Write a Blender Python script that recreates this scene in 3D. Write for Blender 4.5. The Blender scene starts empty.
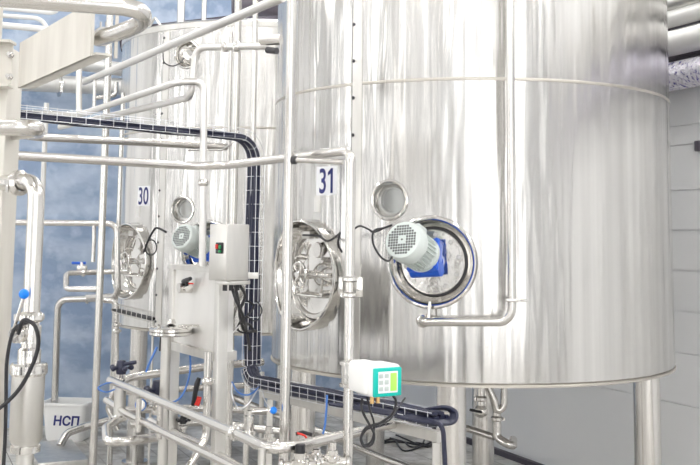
import bpy, math, random
from mathutils import Vector, Matrix
random.seed(7)
C = bpy.context.scene.collection
PI = math.pi
# ---------------------------------------------------------------- camera model (700x465)
FPX, TILT, SHF, ROLL = 1002.6, 0.106, -102.575, 0.011
EX = Vector((1, 0, 0)); FW = Vector((0, math.cos(TILT), math.sin(TILT))); UP = Vector((0, -math.sin(TILT), math.cos(TILT)))
FLOOR = -2.4; CEIL = 4.2
def ray(px, py):
    a_, b_ = px - 350, py - 232.5 - SHF
    c, s = math.cos(ROLL), math.sin(ROLL)
    a = a_ * c + b_ * s; b = -a_ * s + b_ * c
    return EX * (a / FPX) + FW - UP * (b / FPX)
def W(px, py, Y):
    d = ray(px, py); return d * (Y / d.y)
def onz(px, py, z=FLOOR):
    d = ray(px, py); return d * (z / d.z)
def at(p, z):
    return Vector((p.x, p.y, z))
TC = Vector((0.924, 7.784, 0)); TR = 1.5
def hit(px, py, c=TC, R=TR):
    d = ray(px, py)
    A = d.x**2 + d.y**2; Bq = -2 * (d.x * c.x + d.y * c.y); Cq = c.x**2 + c.y**2 - R * R
    disc = max(0, Bq * Bq - 4 * A * Cq); t = (-Bq - math.sqrt(disc)) / (2 * A); p = d * t
    return math.atan2(p.x - c.x, -(p.y - c.y)), p.z          # azimuth (0 = towards -Y), height
def cyl_pt(az, z, R=TR, c=TC):
    return Vector((c.x + R * math.sin(az), c.y - R * math.cos(az), z))
# ---------------------------------------------------------------- materials
def mat(name, col, rough=.5, metal=0., noise=None, bump=None, spec=.5, emit=None, alpha=None, coat=0):
    m = bpy.data.materials.new(name); m.use_nodes = True
    n = m.node_tree.nodes; l = m.node_tree.links; b = n['Principled BSDF']
    b.inputs['Base Color'].default_value = (*col, 1); b.inputs['Roughness'].default_value = rough
    b.inputs['Metallic'].default_value = metal; b.inputs['Specular IOR Level'].default_value = spec
    b.inputs['Coat Weight'].default_value = coat
    tc = n.new('ShaderNodeTexCoord'); 
    def mapped(sc):
        mp = n.new('ShaderNodeMapping'); mp.inputs['Scale'].default_value = sc
        l.new(tc.outputs['Object'], mp.inputs['Vector']); return mp.outputs['Vector']
    if noise:                                                 # (scale vec, col2, contrast lo, hi, rough2)
        sc, c2, lo, hi, r2 = noise
        t = n.new('ShaderNodeTexNoise'); t.inputs['Scale'].default_value = 1; t.inputs['Detail'].default_value = 5
        l.new(mapped(sc), t.inputs['Vector'])
        r = n.new('ShaderNodeMapRange'); r.inputs['From Min'].default_value = lo; r.inputs['From Max'].default_value = hi
        l.new(t.outputs['Fac'], r.inputs['Value'])
        mx = n.new('ShaderNodeMix'); mx.data_type = 'RGBA'
        mx.inputs['A'].default_value = (*col, 1); mx.inputs['B'].default_value = (*c2, 1)
        l.new(r.outputs['Result'], mx.inputs['Factor']); l.new(mx.outputs['Result'], b.inputs['Base Color'])
        if r2 is not None:
            rr = n.new('ShaderNodeMapRange'); rr.inputs['To Min'].default_value = rough; rr.inputs['To Max'].default_value = r2
            l.new(r.outputs['Result'], rr.inputs['Value']); l.new(rr.outputs['Result'], b.inputs['Roughness'])
    if bump:                                                  # (scale vec, strength, distance)
        sc, st, di = bump
        t = n.new('ShaderNodeTexNoise'); t.inputs['Scale'].default_value = 1; t.inputs['Detail'].default_value = 3
        l.new(mapped(sc), t.inputs['Vector'])
        bp = n.new('ShaderNodeBump'); bp.inputs['Strength'].default_value = st; bp.inputs['Distance'].default_value = di
        l.new(t.outputs['Fac'], bp.inputs['Height']); l.new(bp.outputs['Normal'], b.inputs['Normal'])
    if emit:
        b.inputs['Emission Color'].default_value = (*emit[0], 1); b.inputs['Emission Strength'].default_value = emit[1]
    return m
M = {}
M['tank'] = mat('tank_steel', (.72, .71, .69), .15, 1, ((9, 9, .12), (.56, .55, .535), .35, .7, .26), ((3.4, 3.4, .3), .8, .06))
M['steel'] = mat('pipe_steel', (.72, .70, .675), .2, 1, ((2, 2, 2), (.66, .645, .62), .3, .75, .27))
M['rail'] = mat('rail_steel', (.78, .765, .745), .32, 1, ((3, 3, 3), (.72, .71, .69), .3, .7, .4))
M['polish'] = mat('polished_steel', (.76, .745, .72), .1, 1, None, ((9, 9, 9), .3, .01))
M['satin'] = mat('satin_steel', (.70, .685, .65), .33, 1, ((14, 14, 3), (.62, .61, .59), .3, .7, .45))
M['sheet'] = mat('sheet_steel', (.84, .83, .81), .45, .8, ((5, 5, 2), (.76, .75, .73), .3, .7, .52))
M['beam'] = mat('weathered_beam', (.74, .715, .66), .5, .25, ((7, 7, 1.6), (.60, .57, .52), .4, .75, .6))
M['seam'] = mat('weld_seam', (.56, .53, .48), .42, 1)
M['dark'] = mat('dark_gap', (.05, .05, .055), .5)
M['black'] = mat('black_rubber', (.018, .018, .022), .45)
M['navy'] = mat('navy_cable', (.022, .025, .055), .34)
M['bluehose'] = mat('blue_hose', (.08, .22, .62), .35)
M['blue'] = mat('blue_enamel', (.015, .09, .58), .3, 0, ((30, 30, 30), (.02, .14, .7), .3, .7, None))
M['blueball'] = mat('blue_knob', (.0, .22, .85), .3)
M['motor'] = mat('motor_paint', (.74, .80, .78), .4, 0, ((12, 12, 12), (.68, .74, .72), .3, .7, None))
M['white'] = mat('white_plastic', (.88, .88, .87), .4)
M['plate'] = mat('plate_white', (.86, .87, .9), .4)
M['ink'] = mat('navy_ink', (.02, .025, .16), .5)
M['teal'] = mat('teal_frame', (.0, .52, .45), .4)
M['lime'] = mat('lime_display', (.38, .82, .12), .3, emit=((.38, .9, .12), .25))
M['keys'] = mat('key_grey', (.55, .62, .6), .5)
M['red'] = mat('red_plastic', (.75, .03, .02), .35)
M['green'] = mat('green_plastic', (.02, .30, .10), .35)
M['brass'] = mat('brass_fitting', (.72, .48, .22), .35, 1)
M['insul'] = mat('insulation_jacket', (.74, .735, .72), .45, .3, ((3, 3, 3), (.66, .655, .64), .3, .7, None))
M['glass'] = mat('sight_glass', (.55, .56, .55), .05, .6)
M['dark_tone'] = mat('dark_duct_and_gap', (.09, .08, .10), .6)
M['ceil'] = mat('ceiling_panel', (.9, .9, .9), .7)
M['lamp'] = mat('added_lamp_diffuser', (.9, .9, .9), .4, emit=((1, .985, .96), 62))
M['pane'] = mat('added_glow_pane', (.9, .9, .9), .4, emit=((1, .995, .99), 2.7))
M['frame'] = mat('window_frame_paint', (.55, .57, .6), .5)
M['streakpillar'] = mat('added_dark_pillar', (.16, .16, .165), .5)
M['silverwire'] = mat('galvanised_wire', (.8, .81, .84), .35, .8)
def m_blue():
    m = mat('blue_sheeting', (.44, .53, .67), .45, 0, ((.9, .9, 2.4), (.27, .36, .52), .42, .58, .35), ((2.0, 2.0, 3.5), .6, .06))
    n = m.node_tree.nodes; l = m.node_tree.links; b = n['Principled BSDF']
    src = b.inputs['Base Color'].links[0].from_socket
    tc = n.new('ShaderNodeTexCoord'); t = n.new('ShaderNodeTexNoise'); t.inputs['Scale'].default_value = 5; t.inputs['Detail'].default_value = 8
    l.new(tc.outputs['Object'], t.inputs['Vector'])
    r = n.new('ShaderNodeMapRange'); r.inputs['From Min'].default_value = .48; r.inputs['From Max'].default_value = .66; r.inputs['To Max'].default_value = .6
    l.new(t.outputs['Fac'], r.inputs['Value'])
    mx = n.new('ShaderNodeMix'); mx.data_type = 'RGBA'; mx.inputs['B'].default_value = (.55, .64, .76, 1)
    l.new(src, mx.inputs['A']); l.new(r.outputs['Result'], mx.inputs['Factor']); l.new(mx.outputs['Result'], b.inputs['Base Color'])
    return m
M['bluewall'] = m_blue()
def m_floor():
    m = bpy.data.materials.new('wet_grey_tiles'); m.use_nodes = True
    n = m.node_tree.nodes; l = m.node_tree.links; b = n['Principled BSDF']
    tc = n.new('ShaderNodeTexCoord'); mp = n.new('ShaderNodeMapping'); mp.inputs['Rotation'].default_value = (0, 0, math.radians(-24))
    l.new(tc.outputs['Object'], mp.inputs['Vector'])
    br = n.new('ShaderNodeTexBrick'); br.offset = 0; br.inputs['Scale'].default_value = 1
    br.inputs['Brick Width'].default_value = .3; br.inputs['Row Height'].default_value = .3; br.inputs['Mortar Size'].default_value = .006
    br.inputs['Color1'].default_value = (.68, .67, .64, 1); br.inputs['Color2'].default_value = (.63, .62, .60, 1); br.inputs['Mortar'].default_value = (.2, .19, .18, 1)
    l.new(mp.outputs['Vector'], br.inputs['Vector'])
    t = n.new('ShaderNodeTexNoise'); t.inputs['Scale'].default_value = 2.6; t.inputs['Detail'].default_value = 7; t.inputs['Roughness'].default_value = .65
    l.new(tc.outputs['Object'], t.inputs['Vector'])
    r = n.new('ShaderNodeMapRange'); r.inputs['From Min'].default_value = .40; r.inputs['From Max'].default_value = .62
    l.new(t.outputs['Fac'], r.inputs['Value'])
    mx = n.new('ShaderNodeMix'); mx.data_type = 'RGBA'; mx.inputs['B'].default_value = (.30, .28, .25, 1)
    l.new(br.outputs['Color'], mx.inputs['A']); l.new(r.outputs['Result'], mx.inputs['Factor']); l.new(mx.outputs['Result'], b.inputs['Base Color'])
    t2 = n.new('ShaderNodeTexNoise'); t2.inputs['Scale'].default_value = 1.7; t2.inputs['Detail'].default_value = 4
    l.new(tc.outputs['Object'], t2.inputs['Vector'])
    r2 = n.new('ShaderNodeMapRange'); r2.inputs['From Min'].default_value = .4; r2.inputs['From Max'].default_value = .6
    r2.inputs['To Min'].default_value = .38; r2.inputs['To Max'].default_value = .7
    l.new(t2.outputs['Fac'], r2.inputs['Value']); l.new(r2.outputs['Result'], b.inputs['Roughness'])
    return m
M['floor'] = m_floor()
M['wallw'] = mat('white_wall_panels', (.90, .905, .91), .35, 0, ((1.5, 1.5, 1.5), (.86, .87, .885), .3, .7, .45))
M['wrap'] = mat('crumpled_film_wrap', (.82, .80, .88), .25, .2, ((30, 30, 30), (.16, .14, .42), .52, .66, None), ((22, 22, 22), 1, .03))
# ---------------------------------------------------------------- mesh builder
def basis(d):
    d = d.normalized(); a = Vector((0, 0, 1)) if abs(d.z) < .95 else Vector((0, 1, 0))
    u = d.cross(a).normalized(); return u, d.cross(u).normalized(), d
class B:
    def __init__(s): s.v = []; s.f = []; s.m = []; s.k = 0
    def add(s, vs, fs):
        o = len(s.v); s.v += [Vector(p) for p in vs]; s.f += [tuple(i + o for i in f) for f in fs]; s.m += [s.k] * len(fs); return s
    def box(s, c, size, R=None, bev=0):
        c = Vector(c); x, y, z = [q / 2 for q in size]; e = min(bev, x * .9, y * .9, z * .9)
        if e <= 0:
            vs = [Vector((a * x, b * y, d * z)) for a in (-1, 1) for b in (-1, 1) for d in (-1, 1)]
            fs = [(0, 1, 3, 2), (4, 6, 7, 5), (0, 4, 5, 1), (2, 3, 7, 6), (0, 2, 6, 4), (1, 5, 7, 3)]
        else:
            prof = []; n = 3
            for (sx, sy, a0) in ((1, 1, 0), (-1, 1, 90), (-1, -1, 180), (1, -1, 270)):
                for i in range(n + 1):
                    a = math.radians(a0 + 90 * i / n); prof.append((sx * (x - e) + e * math.cos(a), sy * (y - e) + e * math.sin(a), sx * (x - e), sy * (y - e)))
            rings = []
            for (zz, k) in ((-z, 0), (-z + e * .3, .72), (-z + e, 1), (z - e, 1), (z - e * .3, .72), (z, 0)):
                rings.append([Vector((q[2] + (q[0] - q[2]) * k, q[3] + (q[1] - q[3]) * k, zz)) for q in prof])
            N = len(prof); vs = [p for r in rings for p in r]; fs = []
            for i in range(5):
                for j in range(N): fs.append((i * N + j, i * N + (j + 1) % N, (i + 1) * N + (j + 1) % N, (i + 1) * N + j))
            fs.append(tuple(range(N))[::-1]); fs.append(tuple(range(5 * N, 6 * N)))
        if R is not None: vs = [R @ p for p in vs]
        return s.add([p + c for p in vs], fs)
    def tube(s, pts, r, seg=14, cap=True):
        pts = [Vector(p) for p in pts]; n = len(pts); rs = r if isinstance(r, (list, tuple)) else [r] * n
        t0 = (pts[1] - pts[0]).normalized(); u, w, _ = basis(t0); vs = []
        for i in range(n):
            if i == 0: t = t0
            elif i == n - 1: t = (pts[-1] - pts[-2]).normalized()
            else: t = ((pts[i] - pts[i - 1]).normalized() + (pts[i + 1] - pts[i]).normalized())
            if t.length < 1e-6: t = t0
            t = t.normalized(); u = (u - t * u.dot(t)).normalized(); w = t.cross(u)
            for j in range(seg):
                a = 2 * PI * j / seg; vs.append(pts[i] + (u * math.cos(a) + w * math.sin(a)) * rs[i])
        fs = []
        for i in range(n - 1):
            for j in range(seg): fs.append((i * seg + j, i * seg + (j + 1) % seg, (i + 1) * seg + (j + 1) % seg, (i + 1) * seg + j))
        if cap: fs.append(tuple(range(seg))[::-1]); fs.append(tuple(range((n - 1) * seg, n * seg)))
        return s.add(vs, fs)
    def ring(s, pts, r, seg=10):                      # closed loop of tube
        pts = [Vector(p) for p in pts]; n = len(pts); vs = []; cen = sum(pts, Vector()) / n
        for i in range(n):
            t = (pts[(i + 1) % n] - pts[i - 1]).normalized(); u = (pts[i] - cen); u = (u - t * u.dot(t)).normalized(); w = t.cross(u)
            for j in range(seg):
                a = 2 * PI * j / seg; vs.append(pts[i] + (u * math.cos(a) + w * math.sin(a)) * r)
        fs = [(i * seg + j, i * seg + (j + 1) % seg, ((i + 1) % n) * seg + (j + 1) % seg, ((i + 1) % n) * seg + j) for i in range(n) for j in range(seg)]
        return s.add(vs, fs)
    def lathe(s, o, ax, prof, seg=40):                # prof: (radius, height along ax)
        o = Vector(o); u, w, d = basis(Vector(ax)); vs = []; n = len(prof)
        for (r, h) in prof:
            for j in range(seg):
                a = 2 * PI * j / seg; vs.append(o + d * h + (u * math.cos(a) + w * math.sin(a)) * max(r, 1e-4))
        fs = [(i * seg + j, i * seg + (j + 1) % seg, (i + 1) * seg + (j + 1) % seg, (i + 1) * seg + j) for i in range(n - 1) for j in range(seg)]
        if prof[0][0] > 0: pass
        return s.add(vs, fs)
    def disc(s, o, ax, r, h, seg=32, bev=.15):
        b = min(r, h) * bev
        return s.lathe(o, ax, [(0, 0), (r - b, 0), (r, b), (r, h - b), (r - b, h), (0, h)], seg)
    def cyl(s, a, b, r, seg=20):
        a = Vector(a); b = Vector(b); return s.lathe(a, b - a, [(0, 0), (r, 0), (r, (b - a).length), (0, (b - a).length)], seg)
    def ball(s, c, r, seg=16, sc=1):
        return s.lathe(Vector(c) - Vector((0, 0, r * sc)), (0, 0, 1), [(r * math.sin(PI * i / 10), r * sc * (1 - math.cos(PI * i / 10))) for i in range(11)], seg)
ORG = {}
def link(o): C.objects.link(o); return o
def obj(name, b, m, parent=None, org=None, sharp=35, label=None):
    if org is None:
        org = ORG[parent.name] if parent else Vector((0, 0, 0))
    me = bpy.data.meshes.new(name); me.from_pydata([p - org for p in b.v], [], b.f)
    for q in (m if isinstance(m, (list, tuple)) else [m]): me.materials.append(q if not isinstance(q, str) else M[q])
    me.polygons.foreach_set('material_index', b.m); me.polygons.foreach_set('use_smooth', [True] * len(me.polygons))
    me.update(); me.set_sharp_from_angle(angle=math.radians(sharp))
    o = link(bpy.data.objects.new(name, me)); ORG[o.name] = org
    if parent: o.parent = parent
    else: o.location = org
    if label: o['label'] = label
    return o
def tag(o, label, cat, group=None, kind=None):
    o['label'] = label; o['category'] = cat
    if group: o['group'] = group
    if kind: o['kind'] = kind
    return o
def thing(name, label, cat, loc, group=None):
    o = link(bpy.data.objects.new(name, None)); o.location = loc; o.empty_display_size = .1; ORG[o.name] = Vector(loc)
    return tag(o, label, cat, group)
def single(name, label, cat, b, m, group=None, sharp=35):
    zs = min(b.v, key=lambda p: p.z)
    return tag(obj(name, b, m, None, Vector(zs), sharp), label, cat, group)
def struct(name, b, m, sharp=35):
    o = obj(name, b, m, sharp=sharp); o['kind'] = 'structure'; return o
def fillet(pts, r, n=8):
    pts = [Vector(p) for p in pts]; out = [pts[0]]
    for i in range(1, len(pts) - 1):
        p = pts[i]; a = (pts[i - 1] - p); b = (pts[i + 1] - p); la, lb = a.length, b.length; a.normalize(); b.normalize()
        ang = a.angle(b)
        if ang > 3.12 or ang < .02: out.append(p); continue
        rr = r if not isinstance(r, (list, tuple)) else r[i - 1]
        t = min(rr / math.tan(ang / 2), la * .48, lb * .48); rr = t * math.tan(ang / 2)
        cen = p + (a + b).normalized() * (rr / math.sin(ang / 2)); s0 = p + a * t - cen; s1 = p + b * t - cen
        tot = s0.angle(s1)
        for k in range(n + 1):
            f = k / n; out.append(cen + (s0 * math.sin((1 - f) * tot) + s1 * math.sin(f * tot)) / math.sin(tot))
    out.append(pts[-1]); return out
def spline(pts, n=8):
    pts = [Vector(p) for p in pts]; P = [pts[0] * 2 - pts[1]] + pts + [pts[-1] * 2 - pts[-2]]; out = []
    for i in range(1, len(P) - 2):
        for k in range(n):
            t = k / n; a, b, c, d = P[i - 1], P[i], P[i + 1], P[i + 2]
            out.append(.5 * ((2 * b) + (c - a) * t + (2 * a - 5 * b + 4 * c - d) * t * t + (3 * b - a - 3 * c + d) * t**3))
    out.append(pts[-1]); return out
def clampb(p, d, r, w=.02):                            # sanitary clamp: two ferrule lips with a hinged ring and wing nut
    b = B(); p = Vector(p); d = Vector(d).normalized(); u, v, _ = basis(d)
    b.lathe(p - d * w, d, [(r, 0), (r * 1.35, w * .35), (r * 1.5, w * .6), (r * 1.5, w * 1.4), (r * 1.35, w * 1.65), (r, w * 2)], 24)
    q = p + u * r * 1.55; b.box(q, (r * .5, r * .5, w * 1.1), None); b.cyl(q, q + v * r * .9, r * .13, 8); b.box(q + v * r * .8, (r * .3, r * .3, r * .7))
    return b
def pipe(name, label, cat, pts, r, bend=.07, m='steel', clamps=(), group=None, world=False):
    """pts: (px,py,Y) or Vector; clamps: list of (px,py,Y or Vector, direction)"""
    P = [p if isinstance(p, Vector) else W(*p) for p in pts]
    b = B().tube(fillet(P, bend) if len(P) > 2 else P, r, 16)
    if not clamps: return single(name, label, cat, b, m, group)
    base = min(P, key=lambda q: q.z); t = thing(name, label, cat, base, group)
    obj('tube', b, m, t)
    for (i, f) in clamps:                                # clamp at fraction f of segment i
        a, c = P[i], P[i + 1]; obj('clamp', clampb(a.lerp(c, f), c - a, r), 'polish', t)
    return t
def cable(label, pts, r=.008, m='black', group=None, name='cable', cat='cable', n=8):
    P = [p if isinstance(p, Vector) else W(*p) for p in pts]
    return single(name, label, cat, B().tube(spline(P, n), r, 8), m, group)
def text_mesh(s, size, sx=1.0, bold=.0):
    cu = bpy.data.curves.new('t', 'FONT'); cu.body = s; cu.size = size; cu.offset = bold; cu.align_x = 'CENTER'; cu.align_y = 'CENTER'; cu.extrude = 0
    o = bpy.data.objects.new('t', cu); C.objects.link(o); dg = bpy.context.evaluated_depsgraph_get(); me = o.evaluated_get(dg).to_mesh()
    vs = [(v.co.x * sx, v.co.y) for v in me.vertices]; fs = [tuple(p.vertices) for p in me.polygons]
    xs = [a for a, _ in vs]; ys = [b for _, b in vs]; cx = (min(xs) + max(xs)) / 2; cy = (min(ys) + max(ys)) / 2
    vs = [(a - cx, b - cy) for a, b in vs]
    o.to_mesh_clear() if False else None; bpy.data.objects.remove(o); bpy.data.curves.remove(cu); return vs, fs
# ---------------------------------------------------------------- room shell
E1 = Vector((.912, .41, 0)).normalized(); E2 = Vector((.41, -.912, 0)).normalized()
U1 = 6.29; U0 = -7.0; V0 = -13.32; V1 = 6.0
def uv(u, v, z): return E1 * u + E2 * v + Vector((0, 0, z))
RM = Matrix((E1, -E2, Vector((0, 0, 1)))).transposed()      # local x=E1, y=-E2
def rbox(b, u0, u1, v0, v1, z0, z1):
    return b.box(uv((u0 + u1) / 2, (v0 + v1) / 2, (z0 + z1) / 2), (abs(u1 - u0), abs(v1 - v0), abs(z1 - z0)), RM)
struct('floor', rbox(B(), U0 - .3, U1 + .3, V0 - .3, V1 + .3, FLOOR - .2, FLOOR), 'floor')
struct('ceiling', rbox(B(), U0 - .3, U1 + .3, V0 - .3, V1 + .3, CEIL, CEIL + .2), 'ceil')
b = rbox(B(), .45, U1, V0 - .25, V0, FLOOR, CEIL); b.k = 1; rbox(b, U0 - .3, .45, V0 - .25, V0, FLOOR, CEIL); struct('wall_back', b, ['bluewall', 'wallw'])  # unseen left part turned white to keep blue out of the tank reflections
b = B()                                                    # white sandwich panels, horizontal joints
zz = [FLOOR, -1.42, -.98, -.62, -.27, .08, .43, .83, 1.0, 1.5, 2.1, 2.7, 3.4, CEIL]
for i in range(len(zz) - 1): rbox(b, U1, U1 + .2, V0 - .25, V1 + .2, zz[i] + (.012 if i else 0), zz[i + 1])
rbox(b, U1 + .015, U1 + .25, V0 - .25, V1 + .2, FLOOR, CEIL)
struct('wall_right', b, 'wallw')
struct('baseboard_right', rbox(B(), U1 - .05, U1, V0, V1, FLOOR, FLOOR + .06), 'dark_tone')
# unseen walls behind the camera; glowing panes added and spaced for streaks on the tanks
def glazed(name, horiz, spans, z0, z1, idx):
    b = B(); prev = None
    lo, hi = (U0 - .2, U1 + .2) if horiz else (V0 - .2, V1 + .2)
    def seg(a, c, za, zb):
        if horiz: rbox(b, a, c, V1, V1 + .25, za, zb)
        else: rbox(b, U0 - .25, U0, a, c, za, zb)
    cur = lo
    for (a, c) in spans:
        seg(cur, a, FLOOR, CEIL); seg(a, c, FLOOR, z0); seg(a, c, z1, CEIL); cur = c
    seg(cur, hi, FLOOR, CEIL); struct(name, b, 'wallw')
    for (a, c) in spans:
        w = B(); fr = .05
        def wb(a, c, za, zb, d0, d1):
            if horiz: rbox(w, a, c, V1 + d0, V1 + d1, za, zb)
            else: rbox(w, U0 - d1, U0 - d0, a, c, za, zb)
        for (x0, x1, y0, y1) in ((a, c, z0, z0 + fr), (a, c, z1 - fr, z1), (a, a + fr, z0 + fr, z1 - fr), (c - fr, c, z0 + fr, z1 - fr)): wb(x0, x1, y0, y1, .02, .16)
        w.k = 1; wb(a + fr, c - fr, z0 + fr, z1 - fr, .07, .1)
        o = struct('window_%d' % idx, w, ['frame', 'pane']); idx += 1
    return idx
k = glazed('wall_front', True, [(-6.5, -6.1), (-5.2, -4.6), (-4.2, -3.7), (-2.9, -1.5), (-1.1, .1), (.4, 1.9), (2.6, 3.2), (4.6, 4.9)], -2.0, 3.9, 1)
k0 = k
k = glazed('wall_left', False, [(-11.6, -10.9), (-9.3, -8.9), (-7.6, -6.2), (-4.6, -4.2), (-2.4, -1.2), (1.0, 1.4)], -1.6, 3.8, k)
k = 1
for u in (-5.65, -3.3, -1.3, .25, 2.25, 3.9, 5.6): struct('added_pillar_%d' % k, rbox(B(), u - .11, u + .11, V1 - .2, V1, FLOOR, CEIL), 'streakpillar'); k += 1  # unseen dark pillars added to give dark streaks in the steel reflections
for v in (-12.4, -10.1, -8.3, -5.4, -3.3, -.1, 2.8): struct('added_pillar_%d' % k, rbox(B(), U0, U0 + .2, v - .13, v + .13, FLOOR, CEIL), 'streakpillar'); k += 1
for i in range(4):  # unseen strip lamps added to light the hall; last row brightens the white wall
    for j in range(4):
        u = (-4.6, -.5, 3.6, 5.92)[i]; v = -10.6 + j * 4.4 - (1.6 if i == 3 else 0)
        b = B(); rbox(b, u - .09, u + .09, v - .8, v + .8, CEIL - .16, CEIL - .10); 
        rbox(b, u - .02, u + .02, v - .6, v - .5, CEIL - .1, CEIL); rbox(b, u - .02, u + .02, v + .5, v + .6, CEIL - .1, CEIL)
        b.k = 1; rbox(b, u - .08, u + .08, v - .78, v + .78, CEIL - .18, CEIL - .16)
        tag(obj('added_ceiling_lamp', b, ['white', 'lamp']), 'unseen white strip lamp added under the hall ceiling for light', 'lamp', 'added strip lamps under the ceiling')
# ---------------------------------------------------------------- tanks
ZB, ZS, ZT = -0.916, 1.006, 2.03
AZM, ZM = hit(308, 275); AZA, ZA = hit(431, 262); AZG, ZG = hit(389, 200)
AZM = -.95; print('AZ', hit(308, 275), AZM, ZM)
RMH, RAG, RSG, RUP = .362, .272, .118, .13
AZU, ZU = AZG - .0, 1.72
TOL = Vector((TC.x, TC.y, FLOOR))
def axis_of(az): return Vector((math.sin(az), -math.cos(az), 0))
def saddle(az, z, r, R=TR, n=72):
    out = []
    for i in range(n):
        a = 2 * PI * i / n; out.append(cyl_pt(az + math.asin(r * math.cos(a) / R), z + r * math.sin(a), R))
    return out
def shell():
    N = 240; prof = [(0, ZB - .13), (.3, ZB - .11), (1.38, ZB - .012), (1.46, ZB), (TR - .012, ZB + .008), (TR, ZB + .03)]
    zs = [ZB + .03 + (ZT - ZB - .03) * i / 14 for i in range(1, 15)]
    prof += [(TR, z) for z in zs] + [(TR - .02, ZT + .015), (TR - .1, ZT + .04), (.9, ZT + .13), (.3, ZT + .2), (0, ZT + .21)]
    b = B().lathe(at(TC, 0), (0, 0, 1), prof, N)
    me = bpy.data.meshes.new('shell'); me.from_pydata([p - TOL for p in b.v], [], b.f); me.update()
    o = link(bpy.data.objects.new('shell', me))
    import bmesh
    bm = bmesh.new(); bm.from_mesh(me); bmesh.ops.remove_doubles(bm, verts=bm.verts, dist=.0005); bmesh.ops.recalc_face_normals(bm, faces=bm.faces); bm.to_mesh(me); bm.free()
    cuts = []
    for (az, z, r) in ((AZM, ZM, RMH), (AZA, ZA, RAG), (AZG, ZG, RSG), (AZU, ZU, RUP)):
        p = cyl_pt(az, z, TR - .32) - TOL; c = B().cyl(p, p + axis_of(az) * .6, r, 72)
        cm = bpy.data.meshes.new('c'); cm.from_pydata(c.v, [], c.f)
        bm = bmesh.new(); bm.from_mesh(cm); bmesh.ops.remove_doubles(bm, verts=bm.verts, dist=.0005); bmesh.ops.recalc_face_normals(bm, faces=bm.faces); bm.to_mesh(cm); bm.free()
        co = link(bpy.data.objects.new('c', cm)); md = o.modifiers.new('b', 'BOOLEAN'); md.operation = 'DIFFERENCE'; md.object = co; md.solver = 'EXACT'; cuts.append(co)
    dg = bpy.context.evaluated_depsgraph_get(); nm = bpy.data.meshes.new_from_object(o.evaluated_get(dg))
    o.modifiers.clear(); o.data = nm; nm.name = 'shell'
    for co in cuts: bpy.data.objects.remove(co)
    nm.materials.clear(); nm.materials.append(M['tank'])
    bm = bmesh.new(); bm.from_mesh(nm)                          # drop what was only the wall of the cut
    kill = [f for f in bm.faces if all((v.co.x**2 + v.co.y**2) < (TR - .003)**2 for v in f.verts) and ZB - FLOOR + .05 < f.calc_center_median().z < ZT - FLOOR - .02 and min(math.hypot(v.co.x, v.co.y) for v in f.verts) > TR - .4]
    kill += [f for f in bm.faces if f not in kill and abs(f.normal.z) < 2 and ZB - FLOOR + .05 < f.calc_center_median().z < ZT - FLOOR - .02 and
             (f.normal.dot(Vector((f.calc_center_median().x, f.calc_center_median().y, 0)).normalized()) < .8)]
    bmesh.ops.delete(bm, geom=list(set(kill)), context='FACES'); bm.to_mesh(nm); bm.free()
    nm.polygons.foreach_set('use_smooth', [True] * len(nm.polygons))
    nor = [None] * len(nm.loops)
    for p in nm.polygons:
        side = abs(p.normal.z) < .3
        for li in p.loop_indices:
            v = nm.vertices[nm.loops[li].vertex_index].co
            nor[li] = Vector((v.x, v.y, 0)).normalized() if side else p.normal.copy()
    nm.normals_split_custom_set(nor)
    return o
def patch(b, az0, az1, z0, z1, R0, R1, n=8):
    vs = []; 
    for i in range(n + 1):
        a = az0 + (az1 - az0) * i / n
        for (R, z) in ((R0, z0), (R1, z0), (R1, z1), (R0, z1)): vs.append(cyl_pt(a, z, R))
    fs = [(i * 4 + j, i * 4 + (j + 1) % 4, i * 4 + 4 + (j + 1) % 4, i * 4 + 4 + j) for i in range(n) for j in range(4)]
    fs += [(0, 1, 2, 3)[::-1], tuple(n * 4 + q for q in range(4))]
    return b.add(vs, fs)
t31 = thing('storage_tank', 'large round stainless storage tank numbered 31, filling the right half', 'tank', TOL)
sh = shell(); sh.parent = t31; ORG[sh.name] = TOL
b = B(); b.lathe(at(TC, ZS), (0, 0, 1), [(TR - .002, -.012), (TR + .003, -.009), (TR + .005, 0), (TR + .003, .009), (TR - .002, .012)], 200); obj('weld_seam', b, 'seam', t31)
b = B(); b.lathe(at(TC, ZB), (0, 0, 1), [(TR - .01, .0), (TR + .006, .002), (TR + .006, .014), (TR - .002, .02)], 200); obj('bottom_rim', b, 'seam', t31)
b = B(); b.lathe(at(TC, ZT), (0, 0, 1), [(TR - .002, -.06), (TR + .008, -.055), (TR + .008, -.005), (TR - .01, .005)], 200); obj('top_rim', b, 'satin', t31)
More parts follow.
